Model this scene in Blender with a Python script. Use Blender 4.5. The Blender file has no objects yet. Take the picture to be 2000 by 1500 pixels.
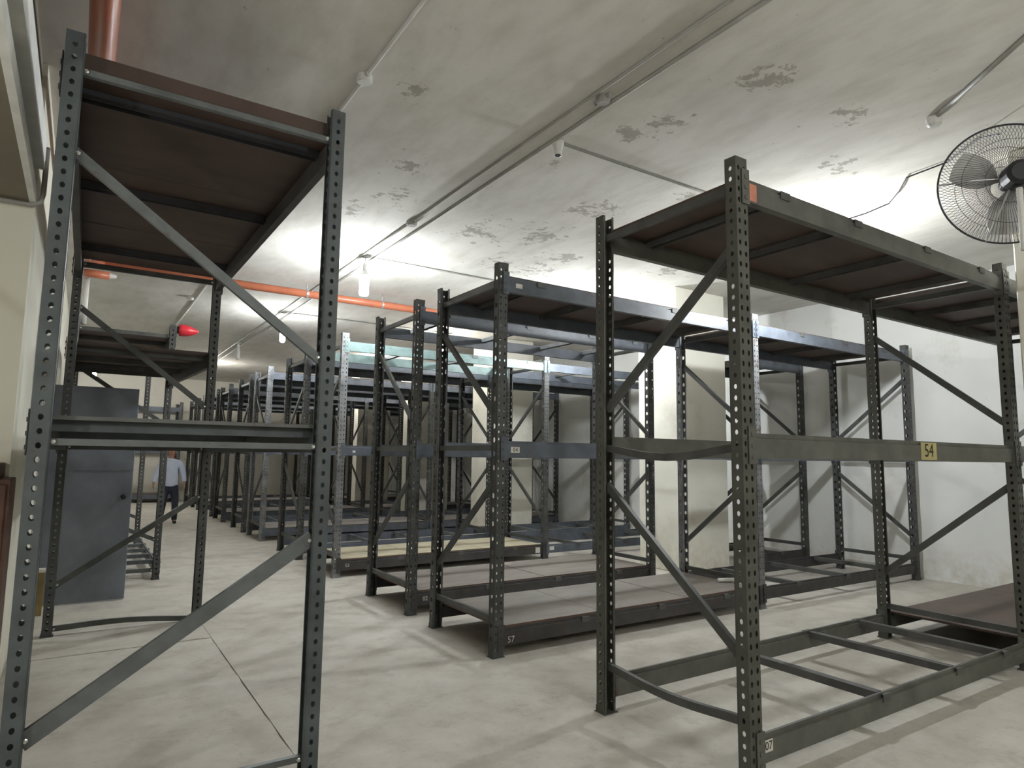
import bpy, bmesh, math, random
from mathutils import Vector, Matrix, Quaternion
random.seed(7)
S = bpy.context.scene
COL = S.collection

# ------------------------------------------------------------------ camera
F, PITCH, ROLL, YAW, CAMH = 1278.3, .111, .013, .58, 1.625
cy, sy, cp, sp = math.cos(YAW), math.sin(YAW), math.cos(PITCH), math.sin(PITCH)
fw = Vector((sy*cp, cy*cp, sp)); rt = Vector((cy, -sy, 0)); up = rt.cross(fw)
c_, s_ = math.cos(ROLL), math.sin(ROLL)
cr, cu = c_*rt + s_*up, -s_*rt + c_*up
cam = bpy.data.cameras.new('camera'); cam.sensor_width = 36; cam.lens = F/2000*36
cam.clip_start = .05; cam.clip_end = 200
co = bpy.data.objects.new('camera', cam); COL.objects.link(co)
co.matrix_world = Matrix(((cr.x, cu.x, -fw.x, 0), (cr.y, cu.y, -fw.y, 0), (cr.z, cu.z, -fw.z, CAMH), (0, 0, 0, 1)))
S.camera = co

# ------------------------------------------------------------------ light
W = bpy.data.worlds.new('world'); S.world = W; W.use_nodes = True
W.node_tree.nodes['Background'].inputs[0].default_value = (.8, .85, .9, 1)
W.node_tree.nodes['Background'].inputs[1].default_value = .05
S.view_settings.view_transform = 'Standard'; S.view_settings.look = 'None'
S.view_settings.gamma = 1; S.view_settings.use_curve_mapping = False
S.view_settings.exposure = 1.85
S.cycles.use_denoising = True
S.cycles.max_bounces = 8; S.cycles.diffuse_bounces = 5
S.cycles.sample_clamp_indirect = 6
BULB = 190.0          # emission strength of a lit bulb

# ------------------------------------------------------------------ materials
def nt(name):
    m = bpy.data.materials.new(name); m.use_nodes = True
    t = m.node_tree; b = t.nodes['Principled BSDF']
    return m, t, b
def tc(t, scale=(1, 1, 1), kind='Object'):
    a = t.nodes.new('ShaderNodeTexCoord'); mp = t.nodes.new('ShaderNodeMapping')
    mp.inputs['Scale'].default_value = scale
    t.links.new(a.outputs[kind], mp.inputs[0]); return mp.outputs[0]
def geo(t, scale=(1, 1, 1)):
    a = t.nodes.new('ShaderNodeNewGeometry'); mp = t.nodes.new('ShaderNodeMapping')
    mp.inputs['Scale'].default_value = scale
    t.links.new(a.outputs['Position'], mp.inputs[0]); return mp.outputs[0]
def noise(t, vec, s, d=4, r=.55):
    n = t.nodes.new('ShaderNodeTexNoise'); n.inputs['Scale'].default_value = s
    n.inputs['Detail'].default_value = d; n.inputs['Roughness'].default_value = r
    t.links.new(vec, n.inputs['Vector']); return n.outputs['Fac']
def ramp(t, fac, stops):
    r = t.nodes.new('ShaderNodeValToRGB'); e = r.color_ramp.elements
    while len(e) < len(stops): e.new(.5)
    for k, (p, c) in enumerate(stops):
        e[k].position = p; e[k].color = c if len(c) == 4 else (*c, 1)
    t.links.new(fac, r.inputs[0]); return r.outputs[0]
def mix(t, fac, a, b, mode='MIX'):
    m = t.nodes.new('ShaderNodeMix'); m.data_type = 'RGBA'; m.blend_type = mode
    def put(v, s):
        if isinstance(v, (tuple, list)): s.default_value = v if len(v) == 4 else (*v, 1)
        elif isinstance(v, (int, float)): s.default_value = v
        else: t.links.new(v, s)
    put(fac, m.inputs[0]); put(a, m.inputs[6]); put(b, m.inputs[7]); return m.outputs[2]
def math_(t, op, a, b=0., cl=False):
    m = t.nodes.new('ShaderNodeMath'); m.operation = op; m.use_clamp = cl
    for v, s in ((a, m.inputs[0]), (b, m.inputs[1])):
        if isinstance(v, (int, float)): s.default_value = v
        else: t.links.new(v, s)
    return m.outputs[0]
def bump(t, b, h, dist, st=.5):
    n = t.nodes.new('ShaderNodeBump'); n.inputs['Distance'].default_value = dist; n.inputs['Strength'].default_value = st
    t.links.new(h, n.inputs['Height']); t.links.new(n.outputs[0], b.inputs['Normal'])
def simple(name, col, rough=.6, metal=0., var=.25, s=6, rust=0., rustcol=(.09, .045, .025), spec=.4):
    m, t, b = nt(name); v = geo(t)
    n = noise(t, v, s, 5)
    lo = tuple(c*(1-var) for c in col); hi = tuple(min(1, c*(1+var)) for c in col)
    c = ramp(t, n, [(.3, lo), (.7, hi)])
    if rust:
        n2 = noise(t, v, 14, 6, .7)
        f = ramp(t, n2, [(.64-rust*.3, (0, 0, 0)), (.72-rust*.3, (.8, .8, .8))])
        c = mix(t, f, c, rustcol)
    t.links.new(c, b.inputs['Base Color']) if not isinstance(c, tuple) else None
    b.inputs['Roughness'].default_value = rough; b.inputs['Metallic'].default_value = metal
    b.inputs['Specular IOR Level'].default_value = spec
    bump(t, b, noise(t, v, 60, 3), .002, .25)
    return m

M = {}
M['post'] = simple('dark_grey_paint', (.062, .064, .062), .5, rust=.05, var=.3)
M['post_left'] = simple('blue_grey_paint', (.080, .094, .100), .48, rust=0.02)
M['post_olive'] = simple('olive_grey_paint', (.078, .079, .068), .5, rust=.05)
M['beam'] = simple('slate_blue_paint', (.095, .108, .130), .42, rust=.06, var=.25)
M['beam_olive'] = simple('grey_green_paint', (.105, .108, .096), .45, rust=.08, var=.25)
M['beam_dark'] = simple('dark_rusty_paint', (.052, .050, .050), .5, rust=.22, var=.3)
M['beam_teal'] = simple('pale_teal_paint', (.15, .215, .21), .5, rust=.1)
M['post_pale'] = simple('pale_worn_paint', (.17, .175, .18), .5, rust=.25, var=.3)
M['brace'] = simple('brace_grey_paint', (.075, .077, .074), .45, rust=.06, var=.3)
M['brace_light'] = simple('brace_blue_grey_paint', (.12, .132, .135), .42, rust=.03)
M['crossbar'] = simple('crossbar_paint', (.085, .085, .083), .5, rust=.08)
M['galv'] = simple('galvanised_steel', (.45, .46, .46), .35, metal=.6, var=.15)
M['crossbar_dark'] = simple('dark_crossbar_paint', (.028, .028, .032), .5)
M['bolt'] = simple('zinc_bolt', (.6, .6, .58), .3, metal=.7, var=.1)
M['white_plastic'] = simple('white_plastic', (.62, .62, .60), .4, var=.06)
M['grey_conduit'] = simple('grey_conduit_paint', (.30, .295, .27), .5, var=.15)
M['white_trim'] = simple('white_trim_paint', (.84, .86, .84), .5, var=.1)
M['orange'] = simple('orange_red_pipe_paint', (.47, .155, .085), .33, var=.12)
M['black_metal'] = simple('black_motor_paint', (.02, .02, .024), .4)
M['wire'] = simple('guard_wire', (.035, .033, .04), .4)
M['blade'] = simple('grey_fan_blade', (.5, .5, .49), .45)
M['paper'] = simple('white_sticker', (.62, .60, .56), .7, var=.15)
M['yellow_paper'] = simple('yellow_sticker', (.46, .41, .20), .7, var=.15)
M['ink'] = simple('black_ink', (.02, .018, .012), .7)
M['pink'] = simple('orange_primer', (.60, .24, .16), .6)
M['red_plastic'] = simple('red_beacon', (.62, .03, .045), .3)
M['door'] = simple('blue_grey_door_paint', (.155, .17, .20), .5, var=.25, s=2.2)
M['brown_wood'] = simple('brown_varnished_wood', (.10, .048, .032), .5, var=.35, s=5)
M['skin'] = simple('skin', (.42, .20, .14), .55, var=.08)
M['hair'] = simple('short_grey_hair', (.10, .09, .085), .8, var=.2)
M['shirt'] = simple('white_blue_shirt', (.55, .60, .74), .8, var=.06)
M['trousers'] = simple('navy_trousers', (.022, .026, .042), .8, var=.2)
M['shoe'] = simple('black_shoe', (.012, .012, .013), .4)
M['eye'] = simple('dark_eye', (.02, .015, .012), .3)
M['dark_void'] = simple('dark_socket', (.02, .02, .02), .8)

def board(name, top, under, rough=.6):
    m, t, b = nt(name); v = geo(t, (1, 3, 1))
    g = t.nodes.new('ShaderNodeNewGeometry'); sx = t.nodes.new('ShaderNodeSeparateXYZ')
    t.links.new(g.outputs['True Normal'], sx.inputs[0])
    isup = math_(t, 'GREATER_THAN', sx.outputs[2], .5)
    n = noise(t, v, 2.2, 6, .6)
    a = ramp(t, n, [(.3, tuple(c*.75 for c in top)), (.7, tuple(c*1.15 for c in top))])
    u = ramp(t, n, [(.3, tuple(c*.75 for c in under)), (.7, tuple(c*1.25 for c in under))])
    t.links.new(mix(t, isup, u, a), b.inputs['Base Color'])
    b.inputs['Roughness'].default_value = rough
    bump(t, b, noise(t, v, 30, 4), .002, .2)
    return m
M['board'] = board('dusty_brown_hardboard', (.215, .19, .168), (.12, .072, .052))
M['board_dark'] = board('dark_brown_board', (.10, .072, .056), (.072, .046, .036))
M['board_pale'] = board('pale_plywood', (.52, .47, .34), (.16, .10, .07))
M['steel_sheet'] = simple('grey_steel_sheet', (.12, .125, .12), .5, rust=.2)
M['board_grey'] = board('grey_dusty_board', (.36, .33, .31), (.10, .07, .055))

# floor concrete
def concrete_floor(name):
    m, t, b = nt(name); v = geo(t)
    n1 = noise(t, v, .55, 6, .6); n2 = noise(t, v, 3.5, 6, .65); n3 = noise(t, v, 24, 4, .6)
    c = ramp(t, n1, [(.3, (.41, .375, .32)), (.55, (.525, .50, .445)), (.75, (.62, .605, .56))])
    c = mix(t, .45, c, ramp(t, n2, [(.3, (.35, .305, .255)), (.5, (.535, .505, .45)), (.7, (.65, .63, .58))]))
    c = mix(t, ramp(t, n3, [(.28, (.45, .45, .45)), (.40, (0, 0, 0))]), c, (.30, .28, .245))
    sp_ = noise(t, geo(t), 2.6, 9, .8)
    c = mix(t, ramp(t, sp_, [(.52, (0, 0, 0)), (.70, (.62, .62, .62))]), c, (.29, .265, .23))
    t.links.new(c, b.inputs['Base Color']); b.inputs['Roughness'].default_value = .62
    b.inputs['Specular IOR Level'].default_value = .3
    bump(t, b, math_(t, 'ADD', n2, n3), .004, .25); return m
M['floor'] = concrete_floor('worn_concrete')

def wall_mat(name, col, var=.1, dirt=True):
    m, t, b = nt(name); v = geo(t)
    n1 = noise(t, v, .8, 5); n2 = noise(t, v, 7, 5, .65)
    c = ramp(t, n1, [(.3, tuple(x*(1-var) for x in col)), (.7, col)])
    if dirt:
        g = t.nodes.new('ShaderNodeNewGeometry'); sx = t.nodes.new('ShaderNodeSeparateXYZ')
        t.links.new(g.outputs['Position'], sx.inputs[0])
        low = math_(t, 'MULTIPLY', math_(t, 'SUBTRACT', .55, sx.outputs[2]), 1.2, True)
        f = math_(t, 'MULTIPLY', low, ramp(t, n2, [(.4, (0, 0, 0)), (.65, (.8, .8, .8))]))
        c = mix(t, f, c, (.46, .39, .27))
    st = noise(t, v, 1.3, 6, .7)
    c = mix(t, ramp(t, st, [(.56, (0, 0, 0)), (.72, (.35, .35, .35))]), c, (.42, .36, .26))
    t.links.new(c, b.inputs['Base Color']); b.inputs['Roughness'].default_value = .8
    b.inputs['Specular IOR Level'].default_value = .2
    bump(t, b, noise(t, v, 30, 4), .003, .2); return m
M['wall'] = wall_mat('white_wall_paint', (.80, .81, .79))
M['wall_cream'] = wall_mat('cream_wall_paint', (.74, .72, .62))
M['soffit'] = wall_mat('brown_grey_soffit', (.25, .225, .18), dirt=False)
M['column'] = wall_mat('cream_column_paint', (.80, .78, .69))
M['wall_back'] = wall_mat('beige_wall', (.60, .57, .50))

# ceiling with flaking patches of bare concrete at the places seen
def ceiling_mat():
    m, t, b = nt('flaking_ceiling_paint'); v = geo(t)
    n1 = noise(t, v, .5, 5); n2 = noise(t, v, 7, 8, .72)
    c = ramp(t, n1, [(.3, (.64, .62, .57)), (.7, (.76, .75, .71))])
    n3 = noise(t, geo(t, (2.2, .8, 1)), 2.0, 7, .65)
    c = mix(t, ramp(t, n3, [(.42, (0, 0, 0)), (.7, (.42, .42, .42))]), c, (.42, .40, .34))
    n4 = noise(t, v, 21, 5, .7)
    c = mix(t, ramp(t, n4, [(.66, (0, 0, 0)), (.74, (.5, .5, .5))]), c, (.38, .36, .31))
    spots = [(1.82, 4.1, .16), (4.31, 6.07, .42), (3.67, 6.41, .38), (4.28, 5.02, .33), (3.72, 2.6, .22), (5.44, 3.04, .25),
             (3.61, 3.39, .2), (3.54, 3.65, .2), (2.5, 6.0, .3), (2.2, 6.5, .25), (5.1, 7.3, .5), (5.0, 4.3, .3), (6.6, 6.2, .3),
             (5.1, 6.6, .35), (4.5, 7.2, .4), (2.3, 5.2, .2), (3.4, 4.5, .15), (1.2, 5.6, .12), (4.6, 2.5, .2)]
    tot = None
    for x, y, r in spots:
        d = t.nodes.new('ShaderNodeVectorMath'); d.operation = 'DISTANCE'
        g = t.nodes.new('ShaderNodeNewGeometry'); t.links.new(g.outputs['Position'], d.inputs[0])
        d.inputs[1].default_value = (x, y, 4.21)
        q = math_(t, 'SUBTRACT', 1.0, math_(t, 'DIVIDE', d.outputs['Value'], r*1.5), True)
        tot = q if tot is None else math_(t, 'MAXIMUM', tot, q)
    f = math_(t, 'ADD', math_(t, 'MULTIPLY', tot, .20), n2)
    f = ramp(t, f, [(.655, (0, 0, 0)), (.69, (.62, .62, .62))])
    c = mix(t, f, c, (.24, .22, .18))
    t.links.new(c, b.inputs['Base Color']); b.inputs['Roughness'].default_value = .85
    b.inputs['Specular IOR Level'].default_value = .1
    bump(t, b, n2, .004, .3); return m
M['ceiling'] = ceiling_mat()

def emis(name, col, s):
    m, t, b = nt(name); b.inputs['Base Color'].default_value = (.8, .8, .8, 1)
    b.inputs['Emission Color'].default_value = (*col, 1); b.inputs['Emission Strength'].default_value = s; return m
M['bulb_lit'] = emis('lit_bulb_glass', (.94, .98, 1.0), BULB)
M['bulb_strong'] = emis('strong_lit_bulb_glass', (.94, .98, 1.0), BULB*1.75)
M['bulb_mid'] = emis('bright_bulb_glass', (.94, .98, 1.0), BULB*.72)
M['bulb_weak'] = emis('weak_lit_bulb_glass', (1., .97, .90), BULB*.55)

# ------------------------------------------------------------------ mesh helpers
class MB:
    def __init__(s): s.v = []; s.f = []; s.mi = []
    def add(s, vs, fs, mi=0):
        o = len(s.v); s.v += [tuple(p) for p in vs]; s.f += [tuple(i+o for i in q) for q in fs]; s.mi += [mi]*len(fs); return s
    def box(s, a, b, mi=0):
        (x0, y0, z0), (x1, y1, z1) = a, b
        return s.add([(x0, y0, z0), (x1, y0, z0), (x1, y1, z0), (x0, y1, z0), (x0, y0, z1), (x1, y0, z1), (x1, y1, z1), (x0, y1, z1)],
                     [(0, 3, 2, 1), (4, 5, 6, 7), (0, 1, 5, 4), (1, 2, 6, 5), (2, 3, 7, 6), (3, 0, 4, 7)], mi)
    def tube(s, pts, r, n=8, cap=True, mi=0):
        pts = [Vector(p) for p in pts]; R = r if isinstance(r, (list, tuple)) else [r]*len(pts)
        rings = []
        d0 = (pts[1]-pts[0]).normalized(); a = d0.orthogonal().normalized()
        for i, p in enumerate(pts):
            if i == 0: d = pts[1]-pts[0]
            elif i == len(pts)-1: d = pts[-1]-pts[-2]
            else: d = (pts[i]-pts[i-1]).normalized()+(pts[i+1]-pts[i]).normalized()
            d = d.normalized(); a = (a-a.dot(d)*d).normalized(); b = d.cross(a)
            rings.append([p+R[i]*(math.cos(2*math.pi*k/n)*a+math.sin(2*math.pi*k/n)*b) for k in range(n)])
        o = []
        for q in rings: o += q
        fs = []
        for i in range(len(pts)-1):
            for k in range(n):
                fs.append((i*n+k, i*n+(k+1) % n, (i+1)*n+(k+1) % n, (i+1)*n+k))
        if cap:
            fs.append(tuple(reversed(range(n)))); fs.append(tuple((len(pts)-1)*n+k for k in range(n)))
        return s.add(o, fs, mi)
    def lathe(s, prof, c=(0, 0, 0), n=16, mi=0):   # prof: (r, z)
        o = []; fs = []
        for r, z in prof:
            for k in range(n):
                o.append((c[0]+r*math.cos(2*math.pi*k/n), c[1]+r*math.sin(2*math.pi*k/n), c[2]+z))
        for i in range(len(prof)-1):
            for k in range(n): fs.append((i*n+k, i*n+(k+1) % n, (i+1)*n+(k+1) % n, (i+1)*n+k))
        fs.append(tuple(reversed(range(n)))); fs.append(tuple((len(prof)-1)*n+k for k in range(n)))
        return s.add(o, fs, mi)
    def mesh(s, name, mats, smooth=False):
        me = bpy.data.meshes.new(name); me.from_pydata(s.v, [], s.f)
        for m in (mats if isinstance(mats, (list, tuple)) else [mats]): me.materials.append(m)
        me.polygons.foreach_set('material_index', s.mi)
        if smooth: me.polygons.foreach_set('use_smooth', [True]*len(s.f))
        me.update(); return me
    def build(s, name, mats, parent=None, loc=(0, 0, 0), smooth=False):
        return put(name, s.mesh(name, mats, smooth), parent, loc)
def put(name, me, parent=None, loc=(0, 0, 0), rot=None):
    o = bpy.data.objects.new(name, me); COL.objects.link(o)
    if parent: o.parent = parent
    o.location = loc
    if rot is not None:
        o.rotation_mode = 'QUATERNION'; o.rotation_quaternion = rot
    return o
def tag(o, label=None, cat=None, group=None, kind=None):
    if label: o['label'] = label
    if cat: o['category'] = cat
    if group: o['group'] = group
    if kind: o['kind'] = kind
    return o
def thing(name, label, cat, loc=(0, 0, 0), group=None):
    o = bpy.data.objects.new(name, None); COL.objects.link(o); o.location = loc; o.empty_display_size = .1
    return tag(o, label, cat, group)
CACHE = {}
def bevelbox(a, b, w=.002):
    bm = bmesh.new(); mb = MB().box(a, b)
    vs = [bm.verts.new(p) for p in mb.v]
    for f in mb.f: bm.faces.new([vs[i] for i in f])
    bmesh.ops.bevel(bm, geom=bm.edges[:], offset=w, segments=1, affect='EDGES')
    return bm
def bm_mesh(bm, name, mat):
    me = bpy.data.meshes.new(name); bm.to_mesh(me); bm.free(); me.materials.append(mat); return me

# ------------------------------------------------------------------ structure
ZC = 4.21; XL, XR_, YB, YN, XRW = -.36, 2.96, 25.6, -3.5, 10.06
def slab(name, a, b, mat, label=None, parent=None):
    o = MB().box(a, b).build(name, mat, parent)
    if not parent: tag(o, label, None, None, 'structure')
    return o
fl = slab('floor', (-3.2, YN, -.25), (XRW+.3, YB+.3, -.03), M['floor'], 'worn grey concrete warehouse floor')
def cast(x0, y0, x1, y1, jag):
    """one concrete pour with a crumbled edge on the sides named in jag"""
    P = []
    def edge(ax, ay, bx, by, j):
        n = int(max(abs(bx-ax), abs(by-ay))/.12) if j else 1
        for k in range(n):
            t_ = k/n; w = (random.uniform(0, .008)+(random.random() < .12)*random.uniform(0, .02)) if j and k else 0
            nx, ny = (by-ay), -(bx-ax); l = math.hypot(nx, ny)
            P.append((ax+(bx-ax)*t_-nx/l*w, ay+(by-ay)*t_-ny/l*w))
    edge(x0, y0, x1, y0, 'b' in jag); edge(x1, y0, x1, y1, 'r' in jag); edge(x1, y1, x0, y1, 't' in jag); edge(x0, y1, x0, y0, 'l' in jag)
    n = len(P); m_ = MB()
    m_.add([(x, y, -.03) for x, y in P]+[(x, y, 0) for x, y in P], [tuple(range(n, 2*n))]+[(i, (i+1) % n, n+(i+1) % n, n+i) for i in range(n)])
    m_.build('concrete_slab', M['floor'], fl)
cast(-3.2, YN, 1.092, 6.466, 'rt'); cast(-3.2, 6.486, 1.092, 7.18, 'b'); cast(1.0955, YN, XRW+.3, 7.18, ''); cast(-3.2, 7.18, XRW+.3, YB+.3, '')
ce = slab('ceiling', (-3.2, YN, ZC), (XRW+.3, YB+.3, ZC+.25), M['ceiling'], 'flaking off-white concrete ceiling')
slab('wall_right', (XRW, YN, 0), (XRW+.2, YB, ZC), M['wall'], 'white painted wall behind the right-hand racks')
slab('wall_back', (-.6, YB, 0), (XRW+.2, YB+.2, ZC), M['wall_back'], 'beige wall at the far end of the aisle')
slab('wall_left', (XL-.2, 5.2, 0), (XL, YB, ZC), M['wall_cream'], 'cream wall along the left side')
slab('wall_alcove', (-3.0, 5.2, 0), (XL-.2, 5.4, ZC), M['wall_cream'], 'cream wall closing the alcove at far left')
slab('wall_near', (-3.2, YN-.2, 0), (XRW+.3, YN, ZC), M['wall_cream'], 'cream wall behind the camera')
slab('wall_far_left', (-3.2, YN, 0), (-3.0, 5.4, ZC), M['wall_cream'], 'cream wall of the alcove')
# dropped beam over the alcove: its soffit, its white trims
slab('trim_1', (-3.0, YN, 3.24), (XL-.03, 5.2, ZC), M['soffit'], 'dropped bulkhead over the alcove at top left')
slab('trim_2', (XL-.03, YN, 3.235), (XL+.005, 5.19, 3.33), M['white_trim'], 'white strip along the lower edge of the bulkhead')
slab('trim_3', (XL-.03, YN, 3.45), (XL+.035, 5.12, 3.66), M['white_trim'], 'white cable trunking above the strip on the bulkhead')

# columns
def column(x0, y0, x1, y1, label, grp=None):
    bm = bevelbox((0, 0, 0), (x1-x0, y1-y0, ZC-.002), .012)
    o = put('concrete_column', bm_mesh(bm, 'concrete_column', M['column']), None, (x0, y0, 0))
    tag(o, label, 'column', 'square cream columns between the racks')
column(6.30, 1.30, 7.2, 2.12, 'cream column at the right edge beside the round fan')
column(7.30, 6.70, 8.40, 7.50, 'cream column standing behind the second rack, nearest of the row with a lit white face')
column(7.30, 11.95, 8.40, 12.75, 'cream column seen between the posts of the second pair of racks')
column(7.30, 15.95, 8.40, 16.75, 'third cream column of the row counted from the camera')
column(7.30, 20.05, 8.40, 20.75, 'farthest cream column of the row near the back wall')

# ------------------------------------------------------------------ rack components
def plate_cells(mb, w, H, cols, pitch, hw, hh, frame, stagger=False, margin=.06, T=None, lim=None):
    """flat plate (u across, v up) with octagonal holes; frame(u, v) -> point"""
    nrow = int((H-margin)/pitch); v0 = (H-nrow*pitch)/2
    def quad(u0, v0_, u1, v1_):
        mb.add([frame(u0, v0_), frame(u1, v0_), frame(u1, v1_), frame(u0, v1_)], [(0, 1, 2, 3)])
    quad(-w/2, 0, w/2, v0); quad(-w/2, H-v0, w/2, H)
    cw = w/cols
    for r in range(nrow):
        for c in range(cols):
            u0 = -w/2+c*cw; u1 = u0+cw; a = v0+r*pitch; b = a+pitch; cu_, cv = (u0+u1)/2, (a+b)/2
            P = [(u0, a), (u1, a), (u1, b), (u0, b)]
            k = .42
            O = [(cu_-hw*k, cv-hh), (cu_+hw*k, cv-hh), (cu_+hw, cv-hh*k), (cu_+hw, cv+hh*k), (cu_+hw*k, cv+hh), (cu_-hw*k, cv+hh), (cu_-hw, cv+hh*k), (cu_-hw, cv-hh*k)]
            vs_ = [frame(*p) for p in P]+[frame(*p) for p in O]
            mb.add(vs_, [(0, 1, 5, 4), (1, 6, 5), (1, 2, 7, 6), (2, 8, 7), (2, 3, 9, 8), (3, 10, 9), (3, 0, 11, 10), (0, 4, 11)])
def post_mesh(H, mat, style):
    key = ('post', round(H, 3), mat.name, style)
    if key in CACHE: return CACHE[key]
    w, d = (.096, .075)
    fp, fh = ((.061, (.010, .013)) if style == 'fine' else (.116, (.0175, .0215)))
    mb = MB()
    plate_cells(mb, w, H, 2, .061, *((.0095, .0145) if style == 'fine' else (.0065, .0105)), lambda u, v: (u, -d/2, v))                 # web, looks to -Y
    plate_cells(mb, d, H, 1, fp, fh[0], fh[1], lambda u, v: (-w/2, -u, v))                  # flanges
    plate_cells(mb, d, H, 1, fp, fh[0], fh[1], lambda u, v: (w/2, u, v))
    for s in (-1, 1):                                                                       # lips
        x0 = s*w/2; x1 = s*(w/2-.018)
        q = [(x0, d/2, 0), (x1, d/2, 0), (x1, d/2, H), (x0, d/2, H)]
        mb.add(q, [(0, 1, 2, 3) if s < 0 else (3, 2, 1, 0)])
    bm = bmesh.new(); V = [bm.verts.new(p) for p in mb.v]
    for f in mb.f: bm.faces.new([V[i] for i in f])
    bmesh.ops.remove_doubles(bm, verts=bm.verts[:], dist=.0004)
    bmesh.ops.recalc_face_normals(bm, faces=bm.faces[:])
    bmesh.ops.solidify(bm, geom=bm.faces[:], thickness=.0028)
    me = bpy.data.meshes.new('upright_post'); bm.to_mesh(me); bm.free(); me.materials.append(mat)
    CACHE[key] = me; return me
def bar_mesh(L, w, h, mat, name, channel=False):
    """bar along +X from 0 to L, w across Y, h across Z"""
    key = (name, round(L, 2), w, h, mat.name)
    if key in CACHE: return CACHE[key]
    mb = MB()
    if channel:
        t = .004
        mb.box((0, -w/2, h/2-t), (L, w/2, h/2)); mb.box((0, -w/2, -h/2), (L, -w/2+t, h/2-t)); mb.box((0, w/2-t, -h/2), (L, w/2, h/2-t))
    else:
        mb.box((0, -w/2, -h/2), (L, w/2, h/2))
    me = mb.mesh(name, mat); CACHE[key] = me; return me
def bent_mesh(L, w, h, mat, name, sag, axis):
    mb = MB(); n = 10; pr = []
    for i in range(n+1):
        x = L*i/n; s = sag*math.sin(math.pi*i/n)**1.3
        oy, oz = (s, 0) if axis == 'y' else (0, s)
        pr.append([(x, oy-w/2, oz-h/2), (x, oy+w/2, oz-h/2), (x, oy+w/2, oz+h/2), (x, oy-w/2, oz+h/2)])
    vs_ = [p for r in pr for p in r]; fs = [(0, 3, 2, 1), (4*n, 4*n+1, 4*n+2, 4*n+3)]
    for i in range(n):
        for k in range(4): fs.append((4*i+k, 4*i+(k+1) % 4, 4*i+4+(k+1) % 4, 4*i+4+k))
    return mb.add(vs_, fs).mesh(name, mat)
def beam_mesh(L, mat):
    """step beam along +X, outer side -Y; top of the step profile at z=0"""
    key = ('beam', round(L, 2), mat.name)
    if key in CACHE: return CACHE[key]
    mb = MB()
    prof = [(-.025, -.135), (.022, -.135), (.022, -.028), (.006, -.028), (.006, 0), (-.010, 0), (-.010, -.024), (-.025, -.028)]
    n = len(prof)
    mb.add([(0, y, z) for y, z in prof]+[(L, y, z) for y, z in prof],
           [tuple(range(n-1, -1, -1)), tuple(range(n, 2*n))]+[(i, (i+1) % n, n+(i+1) % n, n+i) for i in range(n)])
    me = mb.mesh('beam', mat); CACHE[key] = me; return me
def connector_mesh(mat):
    key = ('conn', mat.name)
    if key in CACHE: return CACHE[key]
    mb = MB()
    mb.box((-.004, -.034, -.165), (.004, .03, .035)); mb.box((-.058, -.047, -.165), (.004, -.042, .035))
    for z in (-.14, -.08, -.02): mb.box((-.04, -.052, z), (-.02, -.047, z+.02))
    me = mb.mesh('end_connector', mat); CACHE[key] = me; return me
def hook_mesh(mat):
    key = ('hook', mat.name)
    if key in CACHE: return CACHE[key]
    me = MB().box((-.045, -.006, -.045), (.045, 0, 0)).box((-.03, 0, -.006), (.03, .03, 0)).mesh('hook', mat)
    CACHE[key] = me; return me
def foot_mesh(mat):
    key = ('foot', mat.name)
    if key in CACHE: return CACHE[key]
    me = MB().box((-.058, -.048, 0), (.058, .05, .006)).box((-.05, -.0415, .006), (.05, -.0385, .04)).mesh('foot_plate', mat)
    CACHE[key] = me; return me
def bolt_mesh():
    if 'bolt' not in CACHE:
        CACHE['bolt'] = MB().lathe([(.011, 0), (.011, .008), (.006, .010), (.006, .016)], n=6).mesh('bolt', M['bolt'])
    return CACHE['bolt']
def rotto(d, upv=Vector((0, 0, 1))):
    x = d.normalized(); y = upv.cross(x)
    if y.length < 1e-4: y = Vector((0, 1, 0))
    y.normalize(); z = x.cross(y)
    return Matrix((x, y, z)).transposed().to_quaternion()

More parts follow.
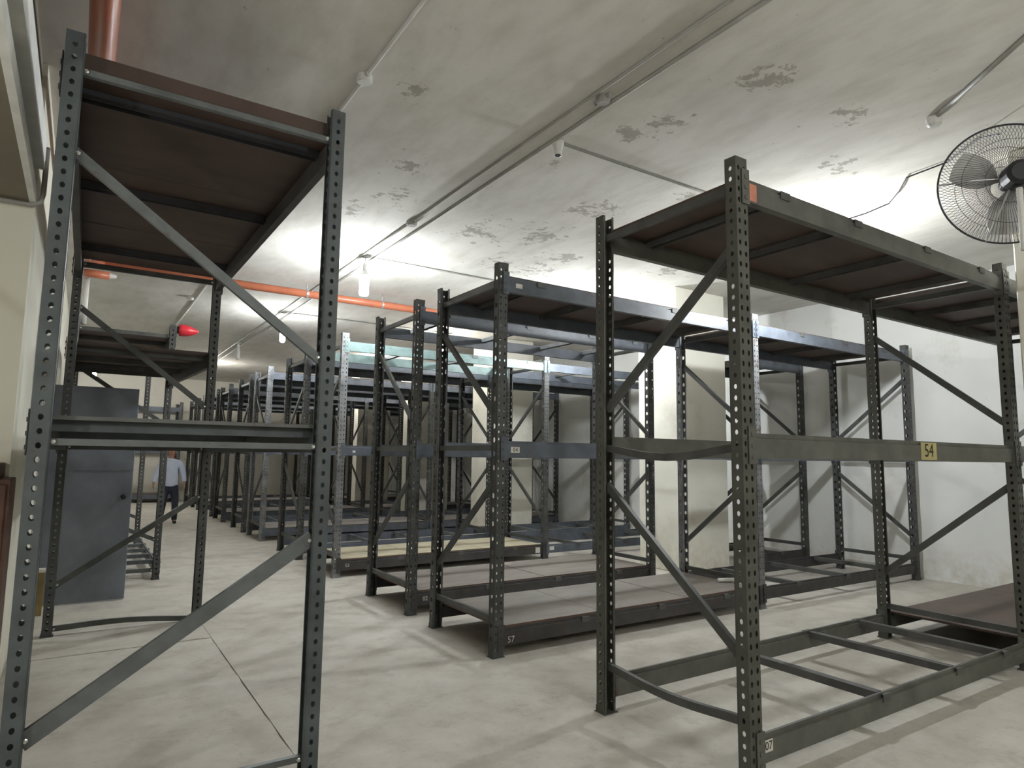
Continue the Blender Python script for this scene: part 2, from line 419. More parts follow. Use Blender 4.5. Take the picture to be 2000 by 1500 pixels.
def rack(label, frames, bays, base, group=None, post='post', beam='beam', brace='brace', style='coarse', H=3.3, name='pallet_rack', bolts=False):
    """frames: [(near/outer point, far/inner point, up) ...]; bays: dicts between frame i and i+1"""
    root = thing(name, label, 'rack', base, group); B = Vector(base)
    for fi, fr in enumerate(frames):
        P, Q = Vector((*fr['p'], 0)), Vector((*fr['q'], 0)); d = (Q-P).normalized()
        Hf = fr.get('H', H); pm = M[fr.get('post', post)]; bmx = M[fr.get('brace', brace)]
        for pt, sgn in ((P, 1), (Q, -1)):
            # local +Y of the post looks into the frame
            ang = math.atan2(d.y*sgn, d.x*sgn)-math.pi/2
            o = put('upright_post', post_mesh(Hf, pm, style), root, pt-B, Quaternion((0, 0, 1), ang))
            put('foot_plate', foot_mesh(pm), o)
        a, b = P+d*.03, Q-d*.03
        hz = fr.get('hz', [.29, 1.70, 3.13]); dg = fr.get('dg', [])
        for z in hz:
            za, zb = (z if isinstance(z, tuple) else (z, z))
            s_, e_ = a+Vector((0, 0, za)), b+Vector((0, 0, zb)); L = (e_-s_).length
            if z in fr.get('bent', {}):
                amt, ax = fr['bent'][z]
                me = bent_mesh(L, .03, .045, bmx, 'horizontal_brace', amt, ax)
            else: me = bar_mesh(L, .03, fr.get('hh', .048), bmx, 'horizontal_brace')
            h_ = put('horizontal_brace', me, root, s_-B, rotto(e_-s_))
            if bolts:
                for x in (.02, L-.02):
                    q = put('bolt', bolt_mesh(), h_, (x, -.015, 0)); q.rotation_euler = (math.pi/2, 0, 0)
        for za, zb in dg:
            s_, e_ = a+Vector((0, 0, za)), b+Vector((0, 0, zb)); L = (e_-s_).length
            h_ = put('diagonal_brace', bar_mesh(L, .03, fr.get('dws', [.05, .05])[dg.index((za, zb))], bmx, 'diagonal_brace'), root, s_-B, rotto(e_-s_))
            if bolts:
                for x in (.02, L-.02):
                    q = put('bolt', bolt_mesh(), h_, (x, -.015, 0)); q.rotation_euler = (math.pi/2, 0, 0)
    for bi, bay in enumerate(bays):
        f0, f1 = frames[bay.get('i', bi)], frames[bay.get('i', bi)+1]
        P0, Q0, P1, Q1 = [Vector((*f, 0)) for f in (f0['p'], f0['q'], f1['p'], f1['q'])]
        for lv in bay['levels']:
            z = lv['z']; mt = M[lv.get('beam', beam)]
            for A, E, side in ((P0, P1, 1), (Q1, Q0, -1)):
                if lv.get('only') and lv['only'] != side: continue
                dv = (E-A).normalized(); L = (E-A).length-.104
                st = A+dv*.052+Vector((0, 0, z))
                r_ = rotto(dv)
                # outer side (-Y local) must look away from the rack
                inward = ((Q0-P0) if side == 1 else (P1-Q1))
                if (r_ @ Vector((0, 1, 0))).dot(inward) < 0:      # flip
                    st = E-dv*.052+Vector((0, 0, z)); r_ = rotto(-dv)
                o = put('beam', beam_mesh(L, mt), root, st-B, r_)
                put('end_connector', connector_mesh(mt), o)
                c2 = put('end_connector', connector_mesh(mt), o, (L, 0, 0)); c2.scale = (-1, 1, 1)
                if side == 1:
                    for s in lv.get('stickers', []):
                        sticker(o, s)
            # cross bars
            dP = P1-P0; inn = (Q0-P0).normalized()
            for t_ in lv.get('cross', (.27, .55, .83)):
                s_ = P0+dP*t_+inn*.02; e_ = Q0+(Q1-Q0)*t_-inn*.02
                s_.z = e_.z = z-.005-.025; L = (e_-s_).length
                cb = put('crossbar', bar_mesh(L, .058, .05, M[lv.get('cbm', 'crossbar')], 'crossbar', True), root, s_-B, rotto(e_-s_))
                for x, rz in ((-.046, -math.pi/2), (L+.046, math.pi/2)):
                    hk = put('hook', hook_mesh(M[lv.get('cbm', 'crossbar')]), cb, (x, 0, .026)); hk.rotation_euler = (0, 0, rz)
            # boards
            if lv.get('deck'):
                nb = lv.get('nb', 3); dm = M[lv['deck']]; a_, b_ = lv.get('span', (0, 1))
                for k in range(nb):
                    t0 = a_+(b_-a_)*k/nb; t1 = a_+(b_-a_)*(k+1)/nb; g = .004/dP.length; e0 = .0068
                    t0 += g; t1 -= g
                    if k == 0 and a_ == 0: t0 = .055/dP.length
                    if k == nb-1 and b_ == 1: t1 = 1-.055/dP.length
                    c4 = [P0+dP*t0+inn*e0, P0+dP*t1+inn*e0, Q0+(Q1-Q0)*t1-inn*e0, Q0+(Q1-Q0)*t0-inn*e0]
                    j = random.uniform(0, .003); zz = z-.0045+j; th = lv.get('th', .018)
                    m_ = MB().add([(*(c-B).xy, zz) for c in c4]+[(*(c-B).xy, zz+th) for c in c4],
                                  [(0, 3, 2, 1), (4, 5, 6, 7), (0, 1, 5, 4), (1, 2, 6, 5), (2, 3, 7, 6), (3, 0, 4, 7)]
                                  if (c4[1]-c4[0]).cross(c4[3]-c4[0]).z > 0 else
                                  [(0, 1, 2, 3), (7, 6, 5, 4), (4, 5, 1, 0), (5, 6, 2, 1), (6, 7, 3, 2), (7, 4, 0, 3)])
                    m_.build('shelf_board', dm, root)
    return root
def text_mesh(txt, size, mat):
    cu_ = bpy.data.curves.new('t', 'FONT'); cu_.body = txt; cu_.size = size; cu_.align_x = 'CENTER'; cu_.align_y = 'CENTER'; cu_.extrude = .0004; cu_.resolution_u = 3
    o = bpy.data.objects.new('t', cu_); COL.objects.link(o); bpy.context.view_layer.update()
    me = bpy.data.meshes.new_from_object(o.evaluated_get(bpy.context.evaluated_depsgraph_get()))
    bpy.data.objects.remove(o); me.materials.clear(); me.materials.append(mat); me.name = 'marking'; return me
def sticker(beam_o, s):
    x, z, w, h, mat, txt, ts, ink = s
    if mat:
        st = MB().box((-w/2, -.0012, -h/2), (w/2, 0, h/2)).build('sticker', M[mat], beam_o, (x, -.0252, z))
        if mat == 'yellow_paper': st['label'] = 'yellow sticker with black number'
    if txt:
        t_ = put('painted_number', text_mesh(txt, ts, M[ink]), beam_o, (x, -.0274, z)); t_.rotation_euler = (math.pi/2, 0, 0)
        t_['label'] = 'hand-written number'

XA, XB, XC = 2.96, 6.40, 9.85
def frame(x, y0, y1, mir=False, bent=None, x2=None, **k):
    dg = [(2.80, 1.95), (.60, 1.44)] if mir else [(1.95, 2.82), (1.44, .60)]
    f = dict(p=(x, y0), q=(x, y1), dg=dg); f.update(k)
    if bent: f['bent'] = bent
    return f

# --- A: first rack on the right
rack('olive-grey pallet rack nearest the camera on the right, brown boards on top, bare bottom frame',
     [frame(XA, 2.26, 3.36, mir=True, hz=[.29, 1.69, 3.14], bent={.29: (-.035, 'z'), 1.69: (-.055, 'z')}),
      frame(XB, 2.26, 3.36), frame(9.6, 2.26, 3.36, mir=True)],
     [dict(levels=[dict(z=.22, cross=(.37, .65, .87), cbm='crossbar', stickers=[(.06, -.055, .07, .06, 'paper', '07', .06, 'ink')]),
                   dict(z=1.77, cross=(), stickers=[(1.93, -.068, .22, .12, 'yellow_paper', '54', .13, 'ink')]),
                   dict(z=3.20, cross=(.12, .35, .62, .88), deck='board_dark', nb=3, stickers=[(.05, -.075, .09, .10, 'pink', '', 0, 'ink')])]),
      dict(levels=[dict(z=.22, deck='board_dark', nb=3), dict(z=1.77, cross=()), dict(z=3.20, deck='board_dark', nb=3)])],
     (XA, 2.26, 0), post='post_olive', beam='beam_olive', brace='brace', style='fine', bolts=True)
# --- B
rack('slate-grey rack second from the camera on the right, dusty brown boards low and on top',
     [frame(XA, 4.71, 5.80), frame(XB, 4.71, 5.80, post='post_pale'), frame(XC, 4.71, 5.80, mir=True)],
     [dict(levels=[dict(z=.22, deck='board', nb=3, beam='beam_dark', stickers=[(.08, -.095, .07, .04, None, '57', .07, 'paper')]),
                   dict(z=1.76, cross=(), stickers=[(.10, -.075, .09, .05, 'paper', '04', .05, 'ink')]),
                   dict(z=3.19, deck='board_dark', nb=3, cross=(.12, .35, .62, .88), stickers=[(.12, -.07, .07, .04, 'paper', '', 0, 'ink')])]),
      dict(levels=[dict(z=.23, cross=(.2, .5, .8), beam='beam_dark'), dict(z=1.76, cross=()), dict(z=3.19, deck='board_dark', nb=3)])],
     (XA, 4.71, 0))
# --- C
rack('dark rack third from the camera on the right, with an open boardless top',
     [frame(XA, 6.37, 7.46), frame(XB, 6.37, 7.46)],
     [dict(levels=[dict(z=.22, deck='board', nb=2, beam='beam_dark', stickers=[(.1, -.07, .06, .05, None, '02', .06, 'paper')]),
                   dict(z=1.75, cross=()), dict(z=3.19, cross=(.12, .42, .7, .92), cbm='brace_light')])],
     (XA, 6.37, 0))
rack('short dark pallet rack bay between the nearest square column and the white wall',
     [frame(8.55, 6.37, 7.46), frame(XC, 6.37, 7.46)],
     [dict(levels=[dict(z=.22, cross=(.5,), beam='beam_dark'), dict(z=1.75, cross=()), dict(z=3.19, deck='board_dark', nb=1, cross=(.5,))])],
     (8.55, 6.37, 0))
# --- D, E and the rest of the row
rack('rack with pale worn posts, pale green top beam and yellow plywood low boards',
     [frame(XA, 8.75, 9.85, mir=True, post='post_pale'), frame(XB, 8.75, 9.85, mir=True), frame(XC, 8.75, 9.85, mir=True)],
     [dict(levels=[dict(z=.22, deck='board_pale', nb=3, beam='beam_dark', stickers=[(.1, -.07, .06, .05, None, '03', .06, 'paper'), (3.24, -.075, .09, .09, 'paper', '', 0, 'ink')]),
                   dict(z=1.75, cross=(), stickers=[(.13, -.08, .04, .03, 'paper', '', 0, 'ink')]),
                   dict(z=3.19, cross=(.3, .6, .9), beam='beam_teal', cbm='brace_light')]),
      dict(levels=[dict(z=.22, cross=(.2, .5, .8), stickers=[(.08, -.06, .09, .06, 'paper', '', 0, 'ink')]), dict(z=1.75, cross=()), dict(z=3.19, cross=(.3, .6, .9), beam='beam')])],
     (XA, 8.75, 0))
far = [(10.5, 11.62, 'fifth rack of the right-hand row, back to back with the pale-posted one', 'board_grey', None, False, 'post', (.1, .35, .6, .85)),
       (13.0, 14.1, 'sixth rack of the right-hand row, its first post almost white under the ceiling lamp', 'board_dark', 'board_grey', True, 'post_pale', (.2, .5, .8)),
       (14.62, 15.72, 'seventh rack of the right-hand row, dark posts, boards on top', 'board_dark', None, True, 'post', (.2, .5, .8)),
       (16.95, 18.05, 'eighth rack of the right-hand row, level with the walking man', 'board_dark', 'board_grey', True, 'post', (.2, .5, .8)),
       (18.6, 19.7, 'ninth rack of the right-hand row, just beyond the walking man', 'board_dark', None, True, 'post', (.2, .5, .8)),
       (20.9, 22.0, 'tenth rack of the right-hand row, second from the far end', 'board_dark', 'board_grey', True, 'post', (.2, .5, .8)),
       (22.55, 23.65, 'last rack of the right-hand row before the beige back wall', 'board_dark', None, True, 'post', (.2, .5, .8))]
for k, (y0, y1, lab, td, ld, full, pm, cr_) in enumerate(far):
    low = dict(z=.22, cross=cr_, cbm='brace_light' if k % 2 == 0 else 'crossbar')
    if ld: low['deck'] = ld; low['nb'] = 3
    lv = [low, dict(z=1.75, cross=()), dict(z=3.19, cross=cr_, deck=td, nb=3)]
    fr = [frame(XA, y0, y1, mir=(k % 2 == 0), post=pm), frame(XB, y0, y1, mir=(k % 2 == 1))]
    ba = [dict(levels=lv)]
    if True:
        fr.append(frame(XC, y0, y1, mir=True)); ba.append(dict(levels=lv))
    rack(lab, fr, ba, (XA, y0, 0))
# --- rack across the far end
rack('pallet rack standing across the far end of the aisle in front of the beige wall',
     [dict(p=(-.2, 24.4), q=(-.2, 25.45), dg=[(1.95, 2.82), (1.44, .6)]), dict(p=(2.75, 24.4), q=(2.75, 25.45), dg=[(1.95, 2.82), (1.44, .6)])],
     [dict(levels=[dict(z=.26, deck='board_dark', nb=2), dict(z=1.72, cross=()), dict(z=3.12, cross=())])], (-.2, 24.4, 0))
# --- the rack on the left, end-on to the camera: frames run along X
Lf = [dict(p=(-.15, 3.50), q=(1.08, 3.50), H=3.54, hz=[.10, 1.665, 3.375], dg=[(2.99, 2.13), (.42, 1.19)], dws=[.046, .072], hh=.030, post='post_left', brace='brace_light'),
      dict(p=(-.13, 7.24), q=(1.07, 7.24), H=3.54, hz=[(.06, .02), 1.665, 3.375], dg=[(2.97, 2.08), (.43, 1.20)], bent={(.06, .02): (.03, 'z')}),
      dict(p=(-.15, 9.76), q=(.93, 9.76), H=3.32, hz=[.12, 1.665, 3.17], dg=[(2.7, 2.0), (.95, .50)]),
      dict(p=(-.15, 13.2), q=(.93, 13.2), H=3.32, hz=[.12, 1.665, 3.17], dg=[(2.7, 2.0), (.95, .50)])]
LR = rack('dark pallet rack on the left standing end-on to the camera, dark brown boards high up',
     Lf,
     [dict(levels=[dict(z=3.42, deck='board_dark', nb=3, cross=(.07, .42, .84), cbm='crossbar_dark', beam='beam_dark', th=.085), dict(z=1.77, deck='steel_sheet', nb=1, span=(.0, 1), cross=(.04, .5, .9), cbm='post_left', beam='post')]),
      dict(levels=[dict(z=2.64, deck='board_dark', nb=2, cross=(.12, .4, .66, .88), beam='beam_dark')]),
      dict(levels=[dict(z=.22, cross=(.08, .25, .42, .6, .8), cbm='brace_light'), dict(z=3.19, deck='board_dark', nb=3, cross=(.2, .5, .8), beam='beam_dark')])],
     (-.15, 3.50, 0), style='fine', post='post', bolts=True)

# red beacon cap on the third frame of the left rack
bc = MB().lathe([(.075, 0), (.082, .03), (.08, .09), (.062, .16), (.03, .22), (.008, .25)], n=14)
o = bc.build('warning_beacon', M['red_plastic'], None, (1.0, 9.76, 3.27), smooth=True); o.rotation_euler = (0, math.pi/2, 0)
tag(o, 'red cone-shaped beacon on the post top of the left rack', 'beacon')
MB().lathe([(.05, -.02), (.05, 0)], n=12).build('base_ring', M['black_metal'], o)

# ------------------------------------------------------------------ pipes and conduits
def pipe(name, label, cat, pts, r, mat, n=14, parent=None):
    o = MB().tube(pts, r, n).build(name, mat, parent, smooth=False)
    for p in o.data.polygons: p.use_smooth = len(p.vertices) == 4
    if not parent: tag(o, label, cat)
    return o
zp = 4.03
rp = pipe('sprinkler_pipe', 'thick red-brown sprinkler pipe running along the ceiling at upper left', 'pipe', [(-.04, YN, zp), (-.07, 9.715, zp)], .073, M['orange'], 20)
for y in (1.5, 5.6, 8.6):
    pipe('hanger_rod', None, None, [(-.05, y, zp+.07), (-.05, y, ZC)], .008, M['galv'], 6, rp)
    MB().tube([(-.05, y-.015, zp), (-.05, y+.015, zp)], .078, 16).build('pipe_clamp', M['galv'], rp)
op = pipe('sprinkler_pipe', 'orange sprinkler pipe crossing the whole ceiling from left to right', 'pipe', [(-.16, 9.80, zp), (XRW-.01, 9.80, zp)], .058, M['orange'], 16)
MB().tube([(-.20, 9.80, zp), (.10, 9.80, zp)], .075, 14).build('tee_fitting', M['orange'], op)
for x in (1.55, 2.7, 3.9, 5.4, 7.0, 8.8):
    pipe('hanger_rod', None, None, [(x, 9.80, zp+.055), (x, 9.80, ZC)], .008, M['galv'], 6, op)
    MB().tube([(x-.015, 9.80, zp), (x+.015, 9.80, zp)], .063, 14).build('pipe_clamp', M['galv'], op)
sb = pipe('sprinkler_pipe', 'short orange pipe end with a white cap under the pipe tee at left', 'pipe', [(-.16, 9.72, 3.87), (.16, 9.72, 3.87)], .05, M['orange'], 14)
MB().tube([(.16, 9.72, 3.87), (.24, 9.72, 3.87)], [.04, .022], 12).build('end_cap', M['white_plastic'], sb)
pipe('drain_pipe', 'white vertical pipe behind the left post of the left rack', 'pipe', [(-.08, 9.9, 3.85), (-.08, 9.9, 3.24)], .035, M['white_plastic'], 12)
# cable trunk on the left wall
t = thing('cable_trunk', 'white vertical cable trunk with a frayed lower end on the left wall', 'trunking', (XL+.02, 8.05, 2.6))
MB().box((-.02, -.05, 0), (.03, .06, 1.6)).build('cover', M['white_trim'], t)
MB().box((-.02, -.02, -.18), (.025, .03, 0)).box((-.02, -.06, -.26), (.02, -.01, -.12)).build('torn_end', M['paper'], t)

pipe('conduit_elbow', 'grey cable conduit under the end of the bulkhead at upper left', 'conduit', [(-2.9, 5.16, 3.215), (XL-.02, 5.16, 3.215), (XL+.03, 5.16, 3.24), (XL+.04, 5.16, 3.30), (XL+.04, 5.16, 3.62)], .016, M['grey_conduit'], 8)
pipe('ceiling_conduit', 'left one of the twin grey conduits running diagonally across the picture on the ceiling', 'conduit', [(2.88, YN, 4.195), (2.88, 24, 4.195)], .013, M['grey_conduit'], 8)
pipe('ceiling_conduit', 'right one of the twin grey conduits running diagonally across the picture on the ceiling', 'conduit', [(3.05, YN, 4.195), (3.05, 24, 4.195)], .015, M['grey_conduit'], 8)
pipe('ceiling_conduit', 'single white conduit on the ceiling above the left rack', 'conduit', [(1.45, YN, 4.195), (1.45, 19, 4.195)], .013, M['white_plastic'], 8)
for y, lab in ((4.09, 'branch conduit on the ceiling from the empty lamp holder to the right'), (8.0, 'branch conduit on the ceiling from the nearest lit bulb to the right'),
               (12.1, 'branch conduit on the ceiling from the second lit bulb to the right')):
    pipe('ceiling_conduit', lab, 'conduit', [(3.1, y, 4.197), (6.4, y, 4.197)], .012, M['grey_conduit'], 8)
cx_ = pipe('ceiling_conduit', 'short slanting conduit ending in a small box above the fan', 'conduit', [(5.17, 2.15, 4.195), (4.5, 1.26, 4.195)], .016, M['grey_conduit'], 8)
MB().lathe([(.05, 0), (.055, -.02), (.05, -.055), (.03, -.075)], (5.19, 2.18, 4.205), 12).build('end_box', M['white_plastic'], cx_)
def jbox(x, y, lab, mat='white_plastic', r=.055):
    o = thing('junction_box', lab, 'junction box', (x, y, ZC))
    MB().lathe([(r, 0), (r, -.038), (r*.92, -.045)], n=16).build('box', M[mat], o)
    MB().lathe([(r*.8, -.045), (r*.78, -.05)], n=16).build('lid', M[mat], o)
    for s in (-1, 1): MB().tube([(0, s*r*.8, -.018), (0, s*(r+.03), -.018)], .018, 8).build('gland', M[mat], o)
jbox(2.965, 3.38, 'round junction box on the twin conduits nearest the camera', 'grey_conduit', .05)
jbox(2.90, 6.50, 'round junction box on the twin conduits between the empty holder and the lit bulb', 'grey_conduit', .06)
jbox(1.45, 4.11, 'round white junction box on the single conduit at upper left')
jbox(1.36, 11.9, 'white junction box on the single conduit farther along the ceiling')

# ------------------------------------------------------------------ lamps
def lamp(x, y, lab, lit=True, drop=.22, bl=.20, r=.048, mat='bulb_lit', zc=ZC):
    o = thing('hanging_bulb', lab, 'light bulb', (x, y, zc), 'bare bulbs hanging from the ceiling')
    MB().lathe([(.055, 0), (.055, -.018), (.03, -.03)], n=14).build('ceiling_rose', M['white_plastic'], o)
    MB().tube([(0, 0, -.03), (.004, 0, -drop*.5), (0, 0, -drop+.045)], .005, 6).build('cord', M['white_plastic'], o)
    MB().lathe([(.02, -drop+.055), (.028, -drop+.035), (.030, -drop-.03), (.026, -drop-.035)], n=12).build('lamp_holder', M['white_plastic'], o)
    z0 = -drop-.035
    MB().lathe([(.026, z0+.002), (.034, z0-.02), (r*1.04, z0-.058), (r*1.04, z0-.064)], n=14).build('bulb_base', M['white_plastic'], o, smooth=True)
    z0 -= .035
    me = MB().lathe([(r*.9, z0-.028), (r, z0-.04), (r, z0-bl+.03), (r*.8, z0-bl+.008), (r*.35, z0-bl)], n=10)
    me.build('bulb', M[mat] if lit else M['white_plastic'], o, smooth=True)
    return o
lamp(2.93, 8.0, 'big lit bulb hanging over the aisle, nearest one in view', drop=.17, bl=.30, r=.062, mat='bulb_mid')
lamp(2.93, 12.1, 'second lit bulb over the aisle, seen beside the diagonal brace of the left rack', drop=.28, bl=.22, mat='bulb_mid')
lamp(2.93, 16.2, 'unlit white bulb over the aisle beyond the lit ones', lit=False, drop=.1, bl=.24)
lamp(2.93, 20.2, 'lit bulb over the far part of the aisle', mat='bulb_weak')
lamp(.2, 22.3, 'lit bulb over the farthest part of the aisle by the end rack')
lamp(6.55, 4.0, 'lit bulb hidden above the boards of the nearest right rack', mat='bulb_strong', drop=.46)
lamp(6.45, 8.0, 'lit bulb hidden above the boards of the second right rack', mat='bulb_strong', drop=.46)
lamp(6.15, 12.1, 'lit bulb glowing between the rack posts at mid picture', drop=.16, mat='bulb_weak')
lamp(6.45, 16.2, 'lit bulb over the middle of the right-hand row', mat='bulb_weak')
lamp(6.45, 20.3, 'lit bulb over the far end of the right-hand row', mat='bulb_weak')
lamp(2.0, -1.6, 'lit bulb behind the camera over the aisle', drop=.6)
lamp(-1.7, 1.6, 'added fill bulb under the bulkhead of the left alcove, out of view', zc=3.24, mat='bulb_weak', drop=.8)  # unseen fill lamp, added to brighten the alcove and left wall
lamp(5.2, -2.0, 'added weak fill bulb behind the camera on the right-hand side', drop=.5, mat='bulb_weak')  # unseen fill lamp, added to lift the right foreground floor and beams
# empty holder
o = thing('lamp_holder', 'empty white lamp holder on the twin conduits', 'lamp holder', (3.1, 4.09, ZC))
MB().lathe([(.05, 0), (.05, -.03), (.042, -.05), (.032, -.11), (.034, -.125)], n=14).build('shell', M['white_plastic'], o, smooth=True)
MB().lathe([(.026, -.124), (.026, -.127)], n=12).build('socket', M['dark_void'], o)

# ------------------------------------------------------------------ fan on the column
FC = Vector((5.40, 1.82, 3.61)); 
fan = thing('wall_fan', 'large round fan with black wire guard held on a white pole at the right edge', 'fan', (5.46, 1.86, 3.06))
B = Vector((5.46, 1.86, 3.06))
axis = Vector((.80, .60, .06)).normalized()      # the fan blows away from the camera
a_ = Vector((0, 0, 1)).cross(axis).normalized(); b_ = axis.cross(a_)
R = .43
def gp(r, ang, h): return FC-B+a_*(r*math.cos(ang))+b_*(r*math.sin(ang))+axis*h
g = MB()
for side, dep in ((-1, -.085), (1, .10)):
    for k in range(110):
        an = 2*math.pi*k/110; tw = .25*side
        g.tube([gp(.075, an, dep), gp(.20, an+tw*.4, dep*1.02), gp(.34, an+tw*.8, dep*.75), gp(R, an+tw, 0)], .0017, 3, False)
    for rr, dd in ((.075, dep), (.16, dep*1.03), (.30, dep*.86)):
        g.tube([gp(rr, 2*math.pi*k/40, dd) for k in range(41)], .0018, 4, False)
g.build('wire_guard', M['wire'], fan)
MB().tube([gp(R, 2*math.pi*k/60, 0) for k in range(61)], .007, 8, False).build('guard_rim', M['wire'], fan)
MB().tube([gp(0, 0, -.27), gp(0, 0, -.25), gp(0, 0, -.13), gp(0, 0, -.085)], [.06, .085, .09, .07], 18).build('motor', M['black_metal'], fan)
for k in range(4):
    an = math.radians(205+k*26) if k < 2 else math.radians(140+k*75)
    MB().tube([gp(.06, an, -.11), gp(.25, an, -.088), gp(R, an, -.002)], .006, 6).build('guard_strut', M['galv'], fan)
hub = MB().tube([gp(0, 0, -.04), gp(0, 0, .04)], [.05, .045], 16).build('hub', M['black_metal'], fan)
for k in range(3):
    m_ = MB(); base = 2*math.pi*k/3+.5; n = 6; top_, bot = [], []
    for i in range(n+1):
        r = .05+(.37-.05)*i/n; w = .22+.42*math.sin(math.pi*min(1, i/n*.85))*(.2/max(r, .12))
        top_.append((gp(r, base-w, -.022), gp(r, base, 0), gp(r, base+w, .024)))
    vs_ = [p for row in top_ for p in row]+[p+axis*.003 for row in top_ for p in row]; q = 3*(n+1)
    fs = []
    for i in range(n):
        for j in range(2):
            a0 = 3*i+j; fs += [(a0, a0+1, a0+4, a0+3), (q+a0+3, q+a0+4, q+a0+1, q+a0)]
    for i in range(n): fs += [(3*i, 3*i+3, q+3*i+3, q+3*i), (3*i+2, q+3*i+2, q+3*i+5, 3*i+5)]
    fs += [(3*n, 3*n+1, q+3*n+1, q+3*n), (3*n+1, 3*n+2, q+3*n+2, q+3*n+1)]
    m_.add(vs_, fs).build('fan_blade', M['blade'], fan)
pt = gp(0, 0, -.2)
PX = Vector((pt.x, pt.y, 0))
MB().tube([PX+Vector((0, 0, 0)), PX+Vector((0, 0, pt.z-.07))], .019, 12).build('pole', M['white_plastic'], fan)
MB().box((PX.x-.03, PX.y-.03, pt.z-.10), (PX.x+.03, PX.y+.03, pt.z-.02)).build('tilt_joint', M['black_metal'], fan)
MB().tube([PX+Vector((0, 0, .02)), Vector((6.30-B.x, PX.y, .02))], .018, 10).box((6.285-B.x, PX.y-.07, -.08), (6.298-B.x, PX.y+.07, .12)).build('wall_bracket', M['galv'], fan)
# cable slung along the ceiling to the fan
wp = [(6.30, 3.5, 4.05), (6.42, 3.36, 4.10), (6.45, 3.15, 4.14), (6.3, 2.98, 4.17), (6.09, 2.81, 4.19), (6.06, 2.46, 4.195), (5.75, 2.1, 4.17), (5.55, 1.9, 4.06)]
tag(MB().tube(wp, .0065, 6).build('power_cable', M['wire']), 'thin dark cable slung under the ceiling towards the fan', 'cable')

# ------------------------------------------------------------------ left: open door, cabinet, oddments
d = thing('door_1', None, None, (-.12, 8.61, 0)); d['kind'] = 'structure'; d['label'] = 'blue-grey steel door leaf standing open under the low shelf of the left rack'
me = bm_mesh(bevelbox((-.2, -.022, .012), (.645, .022, 2.34), .004), 'door_leaf', M['door']); put('door_leaf', me, d)
MB().lathe([(.022, 0), (.022, .02), (.03, .05), (.018, .07)], n=12).build('door_handle', M['dark_void'], d, (.565, -.022, 1.13)).rotation_euler = (math.pi/2, 0, 0)
MB().box((-.2, -.028, 1.42), (.645, -.022, 1.44)).build('rail', M['door'], d)
slab('door_frame', (XL, 8.5, 0), (XL+.05, 8.68, 2.42), M['galv'], 'grey steel jamb on the left wall by the open door')
cb = thing('cabinet', 'reddish-brown wooden cabinet at the left edge against the alcove wall', 'cabinet', (-1.35, 4.84, 0))
put('body', bm_mesh(bevelbox((0, 0, .06), (1.03, .34, 1.46), .006), 'body', M['brown_wood']), cb)
MB().box((.03, .03, 0), (1.0, .31, .06)).build('plinth', M['brown_wood'], cb)
put('top_panel', bm_mesh(bevelbox((-.02, -.02, 1.46), (.97, .35, 1.55), .006), 'top_panel', M['brown_wood']), cb)
for k in range(2):
    x0 = .02+k*.5
    dd = put('cabinet_door', bm_mesh(bevelbox((x0, -.02, .1), (x0+.49, 0, 1.43), .005), 'cabinet_door', M['brown_wood']), cb)
    MB().lathe([(.012, 0), (.012, .015), (.018, .03)], n=10).build('knob', M['galv'], dd, (x0+(.45 if k == 0 else .04), -.02, .8)).rotation_euler = (math.pi/2, 0, 0)
wb = thing('wooden_post', 'short yellow-brown wooden post with a pale top leaning by the left wall', 'post', (-.25, 8.2, 0))
MB().box((-.04, -.05, 0), (.045, .05, .42)).build('shaft', simple('yellow_wood', (.22, .16, .06), .7), wb)
MB().box((-.045, -.055, .42), (.05, .055, .45)).build('painted_top', M['paper'], wb)
tb = MB().tube([(6.18, 5.10, .262), (6.42, 5.0, .262)], .022, 12).build('plastic_tube', M['white_plastic']); tag(tb, 'short white tube lying at the end of the brown boards', 'tube')

# ------------------------------------------------------------------ the walking man
def skin_obj(name, chains, mat, parent, loc, sub=1, rootv=0):
    """chains: list of lists of (point, radius); first chain's first vertex is the root; equal points merge"""
    V = []; R_ = []; E_ = []; idx = {}
    for ch in chains:
        prev = None
        for p, r in ch:
            k = tuple(round(c, 4) for c in p)
            if k not in idx: idx[k] = len(V); V.append(p); R_.append(r)
            i = idx[k]
            if prev is not None: E_.append((prev, i))
            prev = i
    me = bpy.data.meshes.new(name); me.from_pydata(V, E_, [])
    o = bpy.data.objects.new(name, me); COL.objects.link(o)
    m = o.modifiers.new('s', 'SKIN'); m.use_smooth_shade = True
    for i, sv in enumerate(me.skin_vertices[0].data):
        r = R_[i]; sv.radius = (r, r) if isinstance(r, (int, float)) else r
        sv.use_root = (i == rootv)
    m2 = o.modifiers.new('d', 'SUBSURF'); m2.levels = sub; m2.render_levels = sub
    bpy.context.view_layer.update()
    me2 = bpy.data.meshes.new_from_object(o.evaluated_get(bpy.context.evaluated_depsgraph_get()))
    bpy.data.objects.remove(o); me2.materials.clear(); me2.materials.append(mat); me2.name = name
    for p in me2.polygons: p.use_smooth = True
    return put(name, me2, parent, loc)
man = thing('person', 'person in a pale blue-white long-sleeved shirt and dark trousers walking in the far aisle', 'person', (1.80, 17.15, 0))
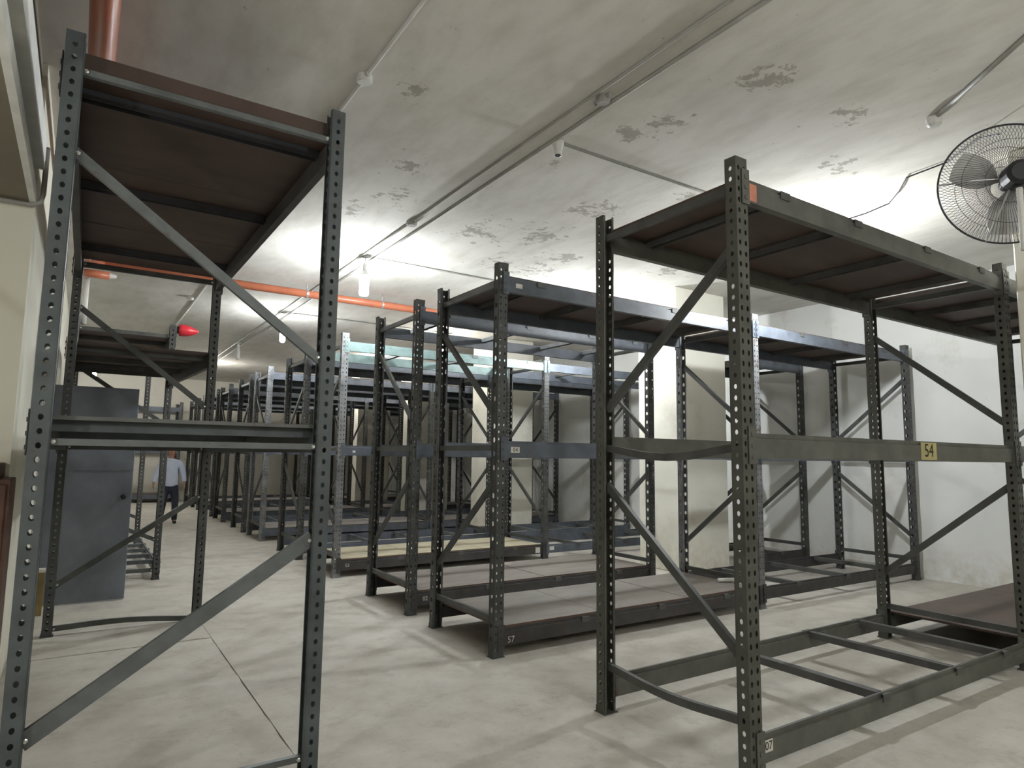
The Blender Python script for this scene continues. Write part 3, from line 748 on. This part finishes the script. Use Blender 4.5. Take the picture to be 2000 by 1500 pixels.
# local axes: he faces -Y; his right side is -X in the picture
hipL, hipR = (.09, 0, .90), (-.09, 0, .90)
kneeL, ankL = (.12, -.10, .50), (.13, -.06, .09)
kneeR, ankR = (-.12, -.02, .48), (-.14, .16, .13)
shL, shR = (.19, 0, 1.42), (-.19, 0, 1.42)
elL, wrL = (.27, .03, 1.15), (.30, -.05, .92)
elR, wrR = (-.28, .02, 1.15), (-.34, -.06, .92)
body = skin_obj('body', [
    [((0, 0, .95), (.10, .07)), ((0, 0, 1.10), (.10, .07)), ((0, 0, 1.30), (.12, .075)), ((0, 0, 1.40), (.07, .06)), ((0, 0, 1.49), .050), ((0, -.015, 1.56), .06), ((0, -.02, 1.63), (.078, .092)), ((0, -.01, 1.69), .05)],
    [((0, 0, 1.40), (.07, .06)), ((.17, 0, 1.38), .042), (elL, .038), (wrL, .027), ((.305, -.065, .87), (.036, .022))],
    [((0, 0, 1.40), (.07, .06)), ((-.17, 0, 1.38), .042), (elR, .038), (wrR, .027), ((-.345, -.075, .87), (.036, .022))],
    [((0, 0, .95), (.10, .07)), (hipL, .06), (kneeL, .048), (ankL, .034), ((.135, -.14, .05), .030)],
    [((0, 0, .95), (.10, .07)), (hipR, .06), (kneeR, .048), (ankR, .034), ((-.145, .08, .06), .030)]], M['skin'], man, (0, 0, 0), 2)
for sx, base in ((1, Vector((.305, -.065, .87))), (-1, Vector((-.345, -.075, .87)))):
    fch = []
    for k, (dy, ln) in enumerate(((-.027, .075), (-.009, .085), (.009, .08), (.026, .062))):
        p0 = base+Vector((0, dy, -.01)); p1 = base+Vector((-.004*sx, dy*1.1, -.01-ln*.5)); p2 = base+Vector((-.018*sx, dy*1.1, -.01-ln))
        skin_obj('finger', [[(tuple(p0), .0095), (tuple(p1), .0088), (tuple(p2), .007)]], M['skin'], man, (0, 0, 0), 1)
    skin_obj('thumb', [[(tuple(base+Vector((0, -.028, .015))), .011), (tuple(base+Vector((-.01*sx, -.052, -.01))), .0095), (tuple(base+Vector((-.016*sx, -.058, -.04))), .008)]], M['skin'], man, (0, 0, 0), 1)
skin_obj('shirt', [
    [((0, 0, .80), (.185, .13)), ((0, 0, .95), (.185, .14)), ((0, 0, 1.10), (.18, .13)), ((0, 0, 1.28), (.19, .13)), ((0, 0, 1.39), (.16, .115)), ((0, 0, 1.46), (.085, .08)), ((0, 0, 1.50), (.06, .058))],
    [((0, 0, 1.39), (.16, .115)), ((.185, 0, 1.39), .088), (elL, .068), ((.298, -.04, .93), .050)],
    [((0, 0, 1.39), (.16, .115)), ((-.185, 0, 1.39), .088), (elR, .068), ((-.335, -.05, .93), .050)]], M['shirt'], man, (0, 0, 0), 2)
skin_obj('trousers', [
    [((0, 0, 1.0), (.14, .10)), ((0, 0, .86), (.15, .12)), ((.10, 0, .76), .105), (kneeL, .080), ((.13, -.06, .05), .062)],
    [((0, 0, .86), (.15, .12)), ((-.10, 0, .76), .105), (kneeR, .080), ((-.138, .15, .09), .062)]], M['trousers'], man, (0, 0, 0), 2)
skin_obj('shoe', [[((.13, -.03, .045), (.045, .042)), ((.135, -.13, .038), (.046, .034)), ((.137, -.20, .032), (.036, .026))]], M['shoe'], man, (0, 0, 0), 2)
skin_obj('shoe', [[((-.14, .18, .075), (.045, .042)), ((-.145, .08, .045), (.046, .034)), ((-.147, .01, .032), (.036, .026))]], M['shoe'], man, (0, 0, 0), 2)
skin_obj('hair', [[((0, .03, 1.60), (.075, .07)), ((0, .028, 1.655), (.088, .088)), ((0, .0, 1.705), (.062, .06))]], M['hair'], man, (0, 0, 0), 2)
skin_obj('nose', [[((0, -.098, 1.645), .008), ((0, -.118, 1.615), .013)]], M['skin'], man, (0, 0, 0), 1)
for s in (-1, 1):
    MB().lathe([(.004, -.006), (.009, 0), (.004, .006)], (s*.032, -.102, 1.645), 8).build('eye', M['eye'], man)
    skin_obj('ear', [[((s*.082, 0, 1.65), (.008, .018)), ((s*.086, .004, 1.61), (.007, .012))]], M['skin'], man, (0, 0, 0), 1)
MB().box((-.024, -.104, 1.578), (.024, -.096, 1.586)).build('mouth', simple('lips', (.30, .10, .09)), man)
